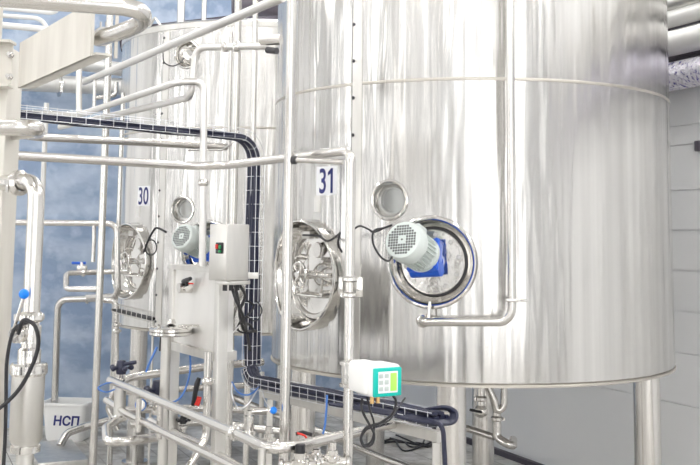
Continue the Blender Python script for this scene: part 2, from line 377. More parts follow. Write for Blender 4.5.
# riveted cover strip
az0, _ = hit(352, 200); az1, _ = hit(361, 200)
b = B(); patch(b, az0, az1, ZB + .03, ZT - .07, TR - .002, TR + .008, 4); b.k = 1
z = ZB + .1
while z < ZT - .1:
    for a in (az0 + .006,): p = cyl_pt(a, z, TR + .008); b.disc(p, axis_of(a), .012, .006, 10)
    z += .247
obj('joint_strip', b, ['satin', 'dark'], t31)
b = B(); a = az0 - .004; patch(b, a - .002, a + .002, ZB + .03, ZT - .07, TR - .001, TR + .002, 1); obj('joint_gap', b, 'dark', t31)
def recess(name, az, z, r, r2, dep, rim, parent, m='polish', lift=0):
    b = B(); n = 72; vs = []; ax = axis_of(az); c0 = cyl_pt(az, z, TR); ux = Vector((math.cos(az), math.sin(az), 0)); uz = Vector((0, 0, 1))
    top = saddle(az, z, r, TR + lift, n); K = 5
    for k in range(K + 1):
        f = k / K
        for i in range(n):
            a = 2 * PI * i / n; q = c0 - ax * dep + (ux * math.cos(a) + uz * math.sin(a)) * r2; vs.append(top[i].lerp(q, f) + (ux * math.cos(a) + uz * math.sin(a)) * (.012 * math.sin(PI * f)))
    fs = [(k * n + i, k * n + (i + 1) % n, (k + 1) * n + (i + 1) % n, (k + 1) * n + i) for k in range(K) for i in range(n)]
    b.add(vs, fs); b.ring(saddle(az, z, r + rim * .3, TR + lift, n), rim, 10)
    if lift:
        lo_ = saddle(az, z, r + rim, TR - .01, n); hi_ = saddle(az, z, r + rim, TR + lift, n); b.add(lo_ + hi_, [(i, (i + 1) % n, n + (i + 1) % n, n + i) for i in range(n)])
    return obj(name, b, m, parent), c0 - ax * dep, ax, ux
# manhole
mh, mc, ax, ux = recess('manhole_neck', AZM, ZM, RMH, .283, .10, .011, t31, lift=.055)
b = B().lathe(mc, ax, [(.32, -.03), (.30, -.02), (.30, .018), (.28, .03), (.24, .024), (.12, .045), (0, .055)], 56); obj('manhole_door', b, 'polish', mh)
b = B().lathe(mc + ax * .03, ax, [(.292, -.01), (.30, .0), (.292, .012), (.27, .012), (.262, 0), (.27, -.01)], 56); obj('clamp_ring', b, 'steel', mh)
UZ = Vector((0, 0, 1))
b = B(); b.tube([mc + ax * .08 - ux * .27, mc + ax * .09, mc + ax * .08 + ux * .26], .016, 12); b.cyl(mc + ax * .03, mc + ax * .15, .03, 20)
b.box(mc + ax * .07 - ux * .285, (.05, .05, .09), None, .006); obj('cross_arm', b, 'steel', mh)
b = B(); hc = mc + ax * .15
b.ring([hc + (ux * math.cos(2 * PI * i / 32) + UZ * math.sin(2 * PI * i / 32)) * .085 for i in range(32)], .009, 10)
for i in range(4):
    a = PI / 4 + i * PI / 2; b.tube([hc, hc + (ux * math.cos(a) + UZ * math.sin(a)) * .085], .007, 8)
b.disc(hc - ax * .012, ax, .026, .03, 20); obj('hand_wheel', b, 'polish', mh)
for sgn in (.55, -.62, 2.5):
    q = mc + (ux * math.cos(sgn) + UZ * math.sin(sgn)) * .2 + ax * .03
    b = B(); b.cyl(q, q + ax * .05, .02, 14); b.tube([q + ax * .05, q + ax * .055 + UZ * .09 + ux * .03], .009, 8); obj('swing_bolt', b, 'steel', mh)
b = B(); q = mc + ax * .03 - UZ * .14; b.tube(fillet([q - ux * .16 - ax * .02, q - ux * .15 + ax * .06, q + ux * .16 + ax * .06, q + ux * .17 - ax * .02], .03), .011, 10); obj('grab_handle', b, 'polish', mh)
b = B(); q = mc + ax * .035 + ux * .07 + UZ * .17
b.lathe(q, ax, [(.05, 0), (.055, .01), (.05, .022), (.0, .022)], 28); obj('sample_port', b, 'steel', mh)
b = B(); q = cyl_pt(AZM, ZM + .27, TR - .02) ; b.box(q, (.1, .045, .05), Matrix.Rotation(AZM, 3, 'Z'), .006); obj('door_sensor', b, 'satin', mh)
b = B(); q = cyl_pt(AZM - .21, ZM, TR - .012); b.box(q, (.14, .012, .12), Matrix.Rotation(AZM - .21, 3, 'Z'), .003); obj('hinge_plate', b, 'sheet', mh)
b = B(); p0 = cyl_pt(AZM - .2, ZM, TR + .01); b.tube([p0 - UZ * .07, p0 + UZ * .07], .014, 12); obj('hinge', b, 'steel', mh)
# agitator mount
ag, ac, ax, ux = recess('agitator_opening', AZA, ZA, RAG, .218, .09, .016, t31)
b = B().lathe(ac, ax, [(.225, -.012), (.218, .0), (.2, .0), (0, .0)], 56); obj('recess_shade_floor', b, 'dark', ag)  # floor coloured dark for the shadow ring inside the opening
b = B().lathe(ac, ax, [(.20, 0), (.204, .005), (.204, .03), (.198, .036), (.10, .04), (0, .04)], 56)
obj('mounting_flange', b, 'polish', ag)
for i in range(10):
    a = 2 * PI * (i + .3) / 10; q = ac + ax * .036 + (ux * math.cos(a) + UZ * math.sin(a)) * .172; obj('bolt', B().disc(q, ax, .017, .016, 6), 'satin', ag)
# sight glass + upper port
sg, sc, ax, ux = recess('sight_glass', AZG, ZG, RSG, .10, .07, .012, t31)
b = B().lathe(sc, ax, [(.105, -.004), (.10, 0), (.085, .012), (.075, .012), (.072, .003), (0, .003)], 48); obj('glass', b, 'glass', sg)
up, uc, ax, ux = recess('upper_port', AZU, ZU, RUP, .10, .08, .012, t31)
b = B().lathe(uc, ax, [(.105, -.004), (.1, 0), (.07, .01), (.05, .06), (.0, .07)], 40); obj('port_cap', b, 'polish', up)
# number plate backing + small data plate
def nplate(root, txt, px0=(317, 167), px1=(337, 195)):
    a0, z1 = hit(*px0); a1, z0 = hit(*px1); b = B(); patch(b, a0, a1, z0, z1, TR - .001, TR + .004, 6)
    o = obj('number_plate', b, 'plate', root, TOL); cz = (z0 + z1) / 2; ca = (a0 + a1) / 2
    vs, fs = text_mesh(txt, .235, .74, .003); t = B()
    if txt == '31':
        xm = max(x for x, y in vs); yt = max(y for x, y in vs if x > 0); xl = min(x for x, y in vs if x > 0 and abs(y - yt) < .01 and x > xm * .3)
        vs = list(vs); n0 = len(vs); vs += [(xl + .006, yt), (xl + .006, yt - .034), (xl - .026, yt - .05), (xl - .026, yt - .026)]; fs = list(fs) + [(n0, n0 + 3, n0 + 2, n0 + 1)]
    t.add([cyl_pt(ca + x / TR, cz + y, TR + .006) for x, y in vs], fs); obj('number', t, 'ink', o, TOL, label='navy number ' + txt); return o
np31 = nplate(t31, '31')
a0, z1 = hit(315, 196); a1, z0 = hit(320, 212)
b = B(); patch(b, a0, a1, z0, z1, TR - .001, TR + .008, 2); obj('data_plate', b, 'sheet', t31)
for (x, y) in ((.66, 6.5), (2.17, 7.42), (1.2, 9.05), (-.34, 7.93)):
    lt = thing_leg = B(); lt.lathe(Vector((x, y, FLOOR)), (0, 0, 1), [(.0, 0), (.14, 0), (.14, .018), (.095, .02), (.095, ZB - FLOOR + .02), (0, ZB - FLOOR + .02)], 32)
    obj('leg', lt, 'steel', t31)
# lifting lugs on the roof
for a in (-.78, .9, 2.6):
    q = cyl_pt(a, ZT + .01, TR - .04); tx = Vector((math.cos(a), math.sin(a), 0)); b = B()
    b.tube(fillet([q - tx * .1, q + UZ * .10, q + tx * .1], .02), .012, 10); obj('lifting_lug', b, 'satin', t31)
# second tank, its twin further back
def copy_tree(o, parent=None, depth=0):
    c = o.copy(); link(c); c.parent = parent; ORG[c.name] = ORG.get(o.name, TOL)
    for ch in list(o.children):
        if ch.name.startswith('number_plate'): continue
        copy_tree(ch, c)
    return c
t30 = copy_tree(t31); t30.location = (-.97, 10.85, FLOOR); t30.rotation_euler = (0, 0, math.radians(2.8))
t30['label'] = 'round stainless storage tank numbered 30, standing behind on the left'
nplate(t30, '30')
# ---------------------------------------------------------------- agitator motors
def motor(label, root_axis_az, c, dirv, group=None):
    """c: centre of the mounting flange face, dirv: outward axis of the motor"""
    d = dirv.normalized(); t = thing('agitator_motor', label, 'motor', c); u, v, _ = basis(d); ux = Vector((math.cos(root_axis_az), math.sin(root_axis_az), 0)); ux = (ux - d * ux.dot(d)).normalized(); uz = d.cross(ux); uz = uz if uz.z > 0 else -uz
    R = Matrix((ux, d, uz)).transposed()
    ax = axis_of(root_axis_az)
    b = B(); b.cyl(c, c + ax * .05, .075, 28); b.box(c + d * .085, (.17, .11, .21), R, .02); b.cyl(c + d * .085 - uz * .08 - ux * .1, c + d * .085 - uz * .08 + ux * .1, .045, 20)
    b.box(c + d * .135, (.21, .025, .21), R, .02)
    for (sx, sz) in ((1, 1), (-1, 1), (1, -1), (-1, -1)): b.disc(c + d * .148 + ux * sx * .09 + uz * sz * .09, d, .012, .012, 6)
    obj('gearbox', b, 'blue', t)
    b = B(); b.lathe(c + d * .148, d, [(0, 0), (.115, 0), (.115, .03), (.098, .04), (.098, .20), (.105, .20), (.105, .215)], 36)
    for i in range(28):
        a = 2 * PI * i / 28; e = u * math.cos(a) + v * math.sin(a); w = u * -math.sin(a) + v * math.cos(a); q = c + d * .27 + e * .105
        b.box(q, (.022, .16, .005), Matrix((e, d, w)).transposed())
    obj('motor_housing', b, 'motor', t)
    f0 = c + d * .36
    b = B().lathe(f0, d, [(.112, -.03), (.122, -.025), (.124, 0), (.124, .055), (.112, .078), (.098, .084), (0, .084)], 44)
    b.k = 1; s = .0168
    for i in range(-6, 7):
        for j in range(-6, 7):
            x, y = i * s, j * s; rr = math.hypot(x, y)
            if rr > .093 or rr < .024: continue
            q = f0 + d * .0848 + ux * x + uz * y; h = s * .37
            b.add([q - ux * h - uz * h, q + ux * h - uz * h, q + ux * h + uz * h, q - ux * h + uz * h], [(0, 1, 2, 3)])
    b.disc(f0 + d * .0845, d, .006, .002, 10)
    obj('fan_cover', b, ['motor', 'dark'], t)
    b = B(); b.box(c + d * .24 - ux * .02 + uz * .125, (.11, .12, .06), R, .01); obj('terminal_box', b, 'motor', t)
    return t
d31 = (axis_of(AZA) + UZ * .37 - Vector((.30, 0, 0)))
m31 = motor('pale grey motor with blue gearbox on tank 31', AZA, cyl_pt(AZA, ZA, TR - .06), d31)
TC30 = Vector((-.97, 10.85, 0)); rz = math.radians(2.8)
c30 = cyl_pt(AZA + rz, ZA, TR - .06, TC30)
motor('grey motor with round fan cover on tank 30, above the steel stand', AZA + rz, c30, axis_of(AZA + rz) + UZ * .38 - Vector((.36, 0, 0)))
# cleaning pipe running down the front of tank 31
pp = [W(508, -60, 6.13)]; bot = W(512, 322, 6.13); pp[0] = Vector((bot.x, bot.y, 1.9)); pe = W(424, 322, 6.24)
pth = [Vector((bot.x, bot.y + .16, 1.9)), Vector((bot.x, bot.y, 1.9)), bot, pe, pe + Vector((-.02, .16, 0))]
t = thing('cleaning_pipe', 'slim steel pipe down the front of tank 31, turning left under the motor', 'pipe', pe)
obj('tube', B().tube(fillet(pth, [.03, .085, .04]), .026, 18), 'steel', t)
q = at(bot, W(508, 300, 6.13).z); b = B(); b.box(q + Vector((.0, .0, 0)), (.075, .06, .022), None, .004); b.box(q + Vector((.01, .1, 0)), (.02, .16, .02)); b.cyl(q + Vector((.05, -.01, 0)), q + Vector((.09, -.01, 0)), .008, 8); obj('pipe_bracket', b, 'steel', t)
obj('clamp', clampb(pe + Vector((-.005, .05, 0)), Vector((-.02, .16, 0)), .026), 'polish', t)
q = pe + Vector((.03, .02, .02)); obj('stay', B().tube([q, q + UZ * .10 + Vector((.01, .02, 0))], .012, 10), 'steel', t)
# ---------------------------------------------------------------- wire mesh cable tray and its cables
y1 = 6.5
Ta = W(6, 118, 5.25); Tb = W(252, 141, y1); Tc_ = at(Tb, W(252, 386, y1).z); Td = W(443, 428, 4.9)
Tb.z = Tb.z
tp = fillet([Ta, Tb, Tc_, Td], [.13, .15], 8)
def frames(P):
    out = []
    for i, p in enumerate(P):
        t = (P[min(i + 1, len(P) - 1)] - P[max(i - 1, 0)]).normalized()
        if abs(t.z) < .97: h = Vector((t.x, t.y, 0)).normalized(); side = Vector((-h.y, h.x, 0))
        else: side = None
        out.append([p, t, side])
    for i in range(len(out)):
        if out[i][2] is None: out[i][2] = out[i - 1][2]
    for i in range(len(out)): 
        s_ = out[i][2]; t = out[i][1]; s_ = (s_ - t * s_.dot(t)).normalized(); n = t.cross(s_) ; out[i] = (out[i][0], t, s_, n)
    return out
def resample(P, step):
    out = [P[0]]; acc = 0
    for i in range(1, len(P)):
        a, c = P[i - 1], P[i]; L = (c - a).length; d = step - acc
        while d <= L: out.append(a.lerp(c, d / L)); d += step
        acc = (acc + L) % step
    return out
fr = frames(resample(tp, .03))
b = B(); w_, h_ = .05, .07
for (s_, n_) in ((-w_, 0), (0, 0), (w_, 0), (-w_, h_), (w_, h_), (w_, h_ / 2), (-w_, h_ / 2)):
    b.tube([p + s * s_ - n * (-n_) for (p, t, s, n) in fr], .002, 6)
for i in range(0, len(fr), 3):
    p, t, s, n = fr[i]; b.tube([p + s * w_ + n * (h_ + .004), p + s * w_, p - s * w_, p - s * w_ + n * (h_ + .004)], .002, 6)
tag(obj('cable_tray', b, 'silverwire', None, Td), 'galvanised wire mesh cable tray bending down between the tanks and under tank 31', 'cable tray')
for k in range(14):
    s0 = -.036 + .018 * (k % 5) + (.008 if (k // 5) % 2 else 0); n0 = .014 + .018 * (k // 5)
    ph = random.random() * 6
    P = [p + s * (s0 + .004 * math.sin(i * .25 + ph)) + n * (n0 * (.6 + .7 * min(1, max(0, i - 75) / 25)) + .004 * math.sin(i * .31 + ph * 2)) for i, (p, t, s, n) in enumerate(fr)]
    single('tray_cable', 'dark navy cable lying bundled in the wire mesh tray', 'cable', B().tube(P[k % 3:], .0105, 8), 'navy', 'cables in the wire mesh tray')
a, c = W(112, 312, 9.0), W(152, 322, 8.4); b = B(); dd = (c - a)
for (oy, oz) in ((0, 0), (.1, 0), (0, .07), (.1, .07)): b.tube([a + Vector((0, oy, oz)), c + Vector((0, oy, oz))], .004, 6)
for i in range(9):
    p = a + dd * (i / 8); b.tube([p + UZ * .07, p, p + Vector((0, .1, 0)), p + Vector((0, .1, .07))], .004, 6)
b.k = 1
for i in range(3): b.tube([a + Vector((0, .02 + .03 * i, .02)), c + Vector((0, .02 + .03 * i, .02))], .014, 8)
b.k = 0
for q in (a, c): b.tube([q + Vector((0, .05, 0)), at(q, FLOOR) + Vector((0, .05, 0))], .01, 6)
single('cable_tray', 'short dark wire mesh tray under manhole 30', 'cable tray', b, ['satin', 'black'])
# steel bar that carries the lower tray run
a = W(262, 392, 6.35); c = W(440, 437, 4.98); b = B(); d = (c - a).normalized(); sd = Vector((-d.y, d.x, 0)).normalized()
b.box((a + c) / 2, ((c - a).length, .04, .05), Matrix((d, sd, d.cross(sd))).transposed())
for q in (c - d * .03, a + d * .1):
    b.box(Vector((q.x, q.y, (q.z + FLOOR) / 2 - .02)), (.035, .035, q.z - FLOOR - .02))
single('tray_support', 'flat steel bar under the cable tray below tank 31', 'support', b, 'satin')
# loop of spare cable at the end of the tray
P = [Td + Vector((-.55, .35, .05)), W(405, 416, 5.1), W(425, 410, 5.0), W(445, 407, 4.95), W(456, 412, 4.93), W(455, 421, 4.9), W(446, 424, 4.88), W(425, 422, 4.9), W(400, 417, 5.0)]
for k in range(4):
    o = Vector((0, .012 * k, 0)); sc = 1 - .0 * k
    cen = W(440, 416, 4.92)
    Q = [cen + (p if isinstance(p, Vector) else p) - cen for p in P]
    Q = [cen + (q - cen) * (1 - .09 * k) + o for q in Q]
    single('spare_cable', 'dark cable looped back at the low end of the tray', 'cable', B().tube(spline(Q), .009, 8), 'navy', 'looped cables at the end of the tray')
q = W(441, 426, 4.86); cable('single dark cable hanging straight down beside the front tank leg', [q + Vector((-.06, .05, .02)), q + Vector((0, 0, 0)), at(q, q.z - .1) + Vector((.015, 0, 0)), at(q, q.z - .4) + Vector((.02, 0, 0)), at(q, FLOOR + .02)], .012, 'navy')
# ---------------------------------------------------------------- handrails and posts
rp = W(350, 160, 4.6)
mid = [W(-60, 151, 4.5), W(212, 167, 5.55), W(348, 150, 4.6), at(W(351, 150, 4.6), FLOOR)]
mid[2] = at(mid[3], W(351, 150, 4.6).z)
t = thing('guard_rail', 'steel tube rail across the picture, turning down beside number 31', 'rail', mid[3])
obj('tube', B().tube(fillet(mid, [.2, .06]), .0225, 18), 'steel', t)
obj('floor_flange', B().disc(mid[3], UZ, .06, .012, 24), 'steel', t)
zc = W(350, 287, 4.6).z
b = B(); 
for dz in (.035, -.035):
    b.add(*(lambda c: (c.v, c.f))(clampb(at(mid[3], zc + dz), UZ, .0235, .014)))
b.box(at(mid[3], zc) + Vector((.045, 0, 0)), (.03, .03, .09), None, .004); b.box(at(mid[3], zc) + Vector((-.04, 0, .005)), (.02, .02, .08), None, .004)
obj('coupling', b, 'polish', t)
zc = W(350, 374, 4.6).z; b = B(); b.lathe(at(mid[3], zc), UZ, [(.0225, -.06), (.042, -.055), (.042, -.042), (.033, -.04), (.033, .04), (.042, .042), (.042, .055), (.0225, .06)], 28)
obj('sensor_collar', b, 'polish', t)
pl = W(289, 160, 4.8)
t = thing('standing_post', 'tall straight steel post nearest the viewer, left of number 31', 'post', at(pl, FLOOR))
obj('tube', B().tube([at(pl, FLOOR), at(pl, 2.6)], .024, 20), 'steel', t)
obj('floor_flange', B().disc(at(pl, FLOOR), UZ, .06, .012, 24), 'steel', t)
a = at(pl, W(292, 160, 4.8).z); c = W(343, 162, 4.66); obj('side_arm', B().tube([a, c], .013, 14), 'steel', t)
obj('arm_collar', B().cyl(a + (c - a).normalized() * .02, a + (c - a).normalized() * .04, .02, 16), 'dark', t)
pipe('hand_rail', 'long sloping tube rail at top left, rising to the standing post', 'rail', [(84, 82, 7.3), (283, -3, 4.85)], .0245, m='rail')
# pipe A
a = W(178, 82, 6.0); c = W(203, 83, 6.0)
pipe('process_pipe', 'steel pipe that climbs past tank 30 and drops behind the switch box', 'pipe', [at(W(79, 70, 7.2), .0) * 1 if False else W(79, 66, 7.2), (79, 115, 7.2), a, (204, 81, 6.05), at(W(205, 170, 6.05), W(204, 268, 6.05).z)], .022, [.04, .12, .06], m='rail', clamps=((3, .55),))
pipe('process_pipe', 'lower of two sloping steel pipes crossing tank 30, with a goose neck', 'pipe', [(60, 127, 7.6), (158, 105, 6.5), (191, 97, 6.1), (196, 47.5, 6.1), (268, 46, 5.85)], .022, [.4, .06, .07], m='rail', clamps=((3, .42), (3, .58)))
t = thing('valve', 'short fat valve at the end of the goose neck pipe beside the post', 'valve', W(270, 50, 5.9))
obj('body', B().tube([W(261, 40.5, 5.85), W(281, 40, 5.8)], .03, 18), 'steel', t)
obj('actuator', B().tube([W(267, 50, 5.85), W(277, 51, 5.8)], .02, 14), 'dark', t)
# risers above and in front of tank 30
for (x, Y, r, lab) in ((181, 10.3, .04, 'vertical pipe rising above the roof of tank 30, leftmost'), (204, 10.5, .027, 'thin vertical pipe rising above the roof of tank 30')):
    q = W(x, 10, Y); pipe('riser_pipe', lab, 'pipe', [at(q, 4.2), at(q, ZT + .06)], r)
q = W(236, 100, 7.4); pipe('riser_pipe', 'vertical pipe in front of tank 30 reaching the ceiling, left of the cable drop', 'pipe', [at(q, 4.2), at(q, FLOOR)], .028)
q = W(230, 100, 7.6); pipe('riser_pipe', 'thin vertical pipe close beside the ceiling pipe in front of tank 30', 'pipe', [at(q, W(230, 32, 7.6).z), at(q, FLOOR)], .012)
q = W(253.5, 100, 7.2); pipe('riser_pipe', 'vertical pipe directly above the bend of the cable tray', 'pipe', [at(q, 4.2), at(q, FLOOR)], .022)
q = W(107, 100, 8.4); pipe('riser_pipe', 'vertical steel pipe at the left edge of tank 30, floor to ceiling', 'pipe', [at(q, 4.2), at(W(106.5, 100, 8.4), FLOOR)], .03)
q = W(122, 125, 9.2); pipe('riser_pipe', 'thin vertical pipe just left of tank 30 side', 'pipe', [at(q, 1.3), at(q, FLOOR)], .02)
q = W(44.5, 150, 9.6); pipe('riser_pipe', 'flat pale upright in front of the blue wall at far left', 'pipe', [at(q, 1.25), at(q, FLOOR)], .024, m='insul')
q = W(94.6, 90, 7.1); pipe('riser_pipe', 'thin upright between the sloping rails at upper left', 'pipe', [at(q, W(94, 78, 7.1).z), at(q, W(94, 111, 7.1).z)], .012)
pipe('process_pipe', 'pale horizontal pipe just under the cable tray at upper left', 'pipe', [(-20, 129, 5.9), (38, 137, 6.1), (150, 142.5, 6.7), (226, 147, 7.2)], .026, .2, m='steel')
pipe('tray_bracket', 'slim steel bracket tube joining the pale pipe to the tray bend', 'bracket', [(188, 150, 6.9), (222, 150, 6.9), (233, 143, 6.7)], .008, .02)
# pipes on the blue wall at left
pipe('process_pipe', 'steel pipe level across the blue wall, turning down beside manhole 30', 'pipe', [(-20, 222, 9.0), (117, 223.5, 9.0), (118, 296, 9.0), (88, 297, 9.4)], .028, .09)
pipe('process_pipe', 'small looped pipe with a valve in front of the blue wall', 'pipe', [(128, 271, 9.5), (100, 272, 9.5), (66, 273, 9.3), (66, 289, 9.1), (98, 289, 9.0)], .026, .076, clamps=((1, .5),))
t = thing('valve', 'small valve with blue handle above the looped pipe on the left', 'valve', W(80, 270, 9.4))
obj('body', B().box(W(82, 268, 9.4), (.09, .05, .05), None, .01).cyl(W(82, 268, 9.4), W(82, 262, 9.4), .018), 'steel', t)
obj('handle', B().tube([W(72, 263, 9.4), W(86, 263, 9.4)], .012, 8), 'blue', t)
pipe('process_pipe', 'thin hooked pipe hanging in front of the blue wall', 'pipe', [(94, 223, 9.0), (94, 240, 9.0), (93, 262, 9.0)], .018, .04)
bx = onz(66, 440)
pipe('filling_pipe', 'steel pipe bending down into the white plastic bin', 'pipe', [(112, 298, 11.9), (58, 299.5, 12.0), at(W(55.5, 380, 12.05), W(55, 409, 12.05).z)], .042, .12, clamps=((0, .45),))
pipe('process_pipe', 'steel pipe with a white coupling left of tank 30, running down to the floor', 'pipe', [(104, 300, 9.0), (116, 301, 9.0), (116, 385, 9.0), (108, 408, 9.0), (118, 430, 9.0)], .026, .05, clamps=((1, .28), (1, .36)))
pipe('process_pipe', 'thin steel pipe standing between the left pipes and the floor', 'pipe', [at(W(96, 380, 8.9), -.6), at(W(94, 380, 8.9), FLOOR)], .022)
a, c = uv(-6.9, V0 + .25, 1.83), uv(-1.0, V0 + .25, 1.83)
a, c = W(-30, 80, 12.0), W(127, 87, 12.9)
pipe('insulated_pipe', 'fat pale insulated pipe along the blue wall under the beam', 'pipe', [a, c], .11, m='insul', clamps=((0, .55),))
pipe('insulated_pipe', 'second fat pale pipe higher on the blue wall, left of tank 30', 'pipe', [(70, 62, 12.4), (140, 72, 12.9)], .09, m='insul')
pipe('process_pipe', 'small pipe between fat pale pipes and tank 30', 'pipe', [(95, 98, 11.5), (116, 95, 11.5), (116, 82, 11.5)], .03, .05)
pipe('process_pipe', 'narrow white pipe below the fat pale pipes at upper left', 'pipe', [(-20, 110, 8.6), (20, 112, 8.0), (80, 114.5, 7.22)], .02, .1)
pipe('process_pipe', 'upper thin white pipe seen between beam and top pipe', 'pipe', [(-20, 6, 10), (52, 13, 10.5), (58, 10, 10.5), (60, -20, 10.5)], .024, .1, m='white')
pipe('process_pipe', 'lower thin white pipe seen between beam and top pipe', 'pipe', [(-20, 14, 10), (42, 18.5, 10.4), (52, 38, 10.4)], .024, .12, m='white')
pipe('process_pipe', 'pale square-looking pipe lowest in the gap above the beam', 'pipe', [(-20, 23, 9.6), (52, 30, 10)], .034, m='white')
pipe('ventilation_duct', 'dark duct crossing above tank 30 roof', 'duct', [(120, 40, 12.9), (400, 8, 13.4)], .16, m='dark_tone')
pipe('ventilation_duct', 'dark duct high in the gap beside the standing post', 'duct', [(232, 4, 11.6), (420, 6, 12.0)], .14, m='dark_tone')
# pipes along the white wall at right
def wallpipe(px, py, off, r, label, m, name='insulated_pipe', cat='pipe', v0=V0 + .3, v1=V1 - 3):
    d = ray(px, py); k = (U1 - off) / d.dot(E1); z = (d * k).z
    return pipe(name, label, cat, [uv(U1 - off, v0, z), uv(U1 - off, v1, z)], r, m=m)
wallpipe(690, -2, .25, .07, 'grey pipe high at the right edge, topmost along the white wall', 'satin')
wallpipe(690, 14, .25, .075, 'smooth white pipe at the right edge, second from the top', 'insul')
wallpipe(690, 39, .25, .11, 'thick white pipe at the right edge above the film wrapped pipe', 'insul')
wallpipe(690, 73, .25, .125, 'pipe wrapped in crumpled white and violet film at the right edge', 'wrap', 'wrapped_pipe')
b = B(); d = ray(690, 26); k = (U1 - .05) / d.dot(E1); z = (d * k).z; rbox(b, U1 - .12, U1 - .01, V0 + .3, V1 - 3, z - .02, z + .02)
d = ray(690, 55); z2 = (d * ((U1 - .05) / d.dot(E1))).z; rbox(b, U1 - .12, U1 - .01, V0 + .3, V1 - 3, z2 - .02, z2 + .02)
single('gap_shade_strips', 'dark strips for the shaded gaps between the pipes along the white wall', 'gap strips', b, 'dark_tone')  # dark strips stand in for the shade in the gaps between pipes
q = ray(699, 146); k = (U1 - .02) / q.dot(E1); b = B().box(q * k, (.06, .06, .09), RM, .008); single('wall_switch', 'small dark box on the white wall at the right edge', 'switch', b, 'dark_tone')
# ---------------------------------------------------------------- beam structure at far left
c0 = W(17, 200, 4.7); cx = c0.x; zj = W(10, 44, 4.45).z; ux_ = W(3, 20, 4.65).x
b = B(); b.box(Vector((cx - .1, 4.6, (FLOOR + zj) / 2)), (.2, .2, zj - FLOOR), None, .006); b.box(Vector((ux_ - .06, 4.6, (zj + 2.6) / 2)), (.12, .1, 2.6 - zj), None, .004)
t = thing('steel_column', 'broad pale steel column at the far left edge', 'column', Vector((cx - .1, 4.6, FLOOR)))
obj('shaft', b, 'beam', t)
cp = W(0, 70, 4.45)
b = B(); z0, z1 = W(10, 86, 4.45).z, W(10, 42, 4.45).z; b.box(Vector((cx - .08, 4.49, (z0 + z1) / 2)), (.2, .012, z1 - z0)); b.box(Vector((cx - .08, 4.46, z1)), (.22, .09, .012)); b.box(Vector((cx - .08, 4.46, z0)), (.22, .09, .012))
obj('joint_plate', b, 'beam', t)
for (x, y) in ((11, 55), (10, 77)):
    q = W(x, y, 4.48); obj('bolt', B().disc(q + Vector((0, .0, 0)), (0, -1, 0), .016, .012, 6).cyl(q, q + Vector((0, -.035, 0)), .009, 10), 'steel', t)
A0, A1 = W(19, 88, 4.46), W(92, 51, 3.62); A1.z = A0.z; d = (A1 - A0); L = d.length; d.normalize(); sd = Vector((-d.y, d.x, 0)).normalized(); R = Matrix((d, sd, UZ)).transposed(); hb = .205
b = B(); c = (A0 + A1) / 2
b.box(c + UZ * hb / 2 + sd * .0, (L, .012, hb), R); b.box(c + UZ * .004 + sd * .03, (L, .06, .008), R); b.box(c + UZ * (hb - .004) + sd * .03, (L, .06, .008), R)
b.box(A1 + UZ * .004 + d * .02 + sd * .03, (.04, .06, .008), R); b.box(A1 + UZ * hb / 2 + sd * .09, (.006, .012, hb), R)
t = thing('steel_beam', 'wide pale steel channel beam running towards the viewer at top left', 'beam', A0)
obj('channel', b, 'beam', t)
q = A1 + UZ * .12 + sd * .05
pq = [W(-60, -8, 3.3), W(133, 8, 3.3), W(152, 19, 3.42), A1 + UZ * .085 + sd * .05 - d * .03]
P = [W(-60, -6, 3.35), W(124, 7, 3.3), W(139, 11, 3.32), W(143, 18, 3.38), W(137, 25, 3.46), W(120, 32, 3.55), W(98, 38.5, 3.70)]
t = thing('overflow_pipe', 'thick steel pipe curving back on itself into the beam at top left', 'pipe', P[-1])
obj('tube', B().tube([P[0]] + spline(P[1:], 8), .03, 22), 'steel', t)
q = W(103, 36.5, 3.68); dd = (P[6] - P[5]).normalized()
b = B().lathe(q, dd, [(.03, -.006), (.036, -.006), (.036, .006), (.03, .006)], 24)
for k in (-1, 1): b.cyl(q + UZ * .036 + Vector((k * .01, 0, 0)), q + UZ * .055 + Vector((k * .01, 0, 0)), .004, 8)
obj('pipe_clip', b, 'satin', t)
pipe('process_pipe', 'thick steel pipe wrapped across the far left column', 'pipe', [(-60, 127.5, 4.1), (36, 127.5, 4.1), (38, 131, 4.42), (-5, 134, 4.75)], .034, .06)
# ---------------------------------------------------------------- valve column at left
vx = W(33, 190, 4.35); base = at(W(30.5, 330, 4.35), 0)
def vz(y): return W(30, y, 4.35).z
def vp(y): return Vector((base.x, base.y, vz(y)))
t = thing('filter_column', 'vertical steel pipe with filter housing and valve beside the left column', 'pipe', Vector((base.x, base.y, FLOOR)))
top = vp(181)
b = B().tube(fillet([W(4, 183, 4.5), top + Vector((0, 0, .0)), vp(372)], .075, 10), .036, 22); obj('tube', b, 'steel', t)
q = W(19, 183, 4.43); obj('clamp', clampb(q, top - q, .038, .02), 'steel', t)
obj('clamp', clampb(vp(317), UZ, .037, .024), 'polish', t)
b = B().cyl(vp(343), vp(325), .045, 28); q = vp(333) + Vector((-.03, -.045, 0)); b.disc(q, Vector((-.15, -1, 0)), .036, .04, 28); b.disc(q + Vector((-.005, -.04, 0)), Vector((-.15, -1, 0)), .012, .01, 14)
obj('valve_body', b, 'polish', t)
a = vp(331) + Vector((-.038, -.09, 0)); k = W(23.5, 298, 4.25); b = B().tube([a, a + Vector((0, -.01, .02)), k], .0075, 10); lv = obj('lever', b, 'steel', t)
obj('knob', B().ball(W(24, 294, 4.25), .0215, 20), 'blueball', lv)
b = B().lathe(vp(362), UZ, [(.04, .06), (.048, .05), (.048, 0), (.07, -.003), (.078, -.012), (.078, -.045), (.07, -.055)], 40); obj('upper_clamp', b, 'polish', t)
b = B().lathe(vp(444), UZ, [(.036, -.03), (.055, 0), (.068, .02), (.0685, vz(374) - vz(444)), (.06, vz(372) - vz(444))], 40); obj('filter_housing', b, 'satin', t)
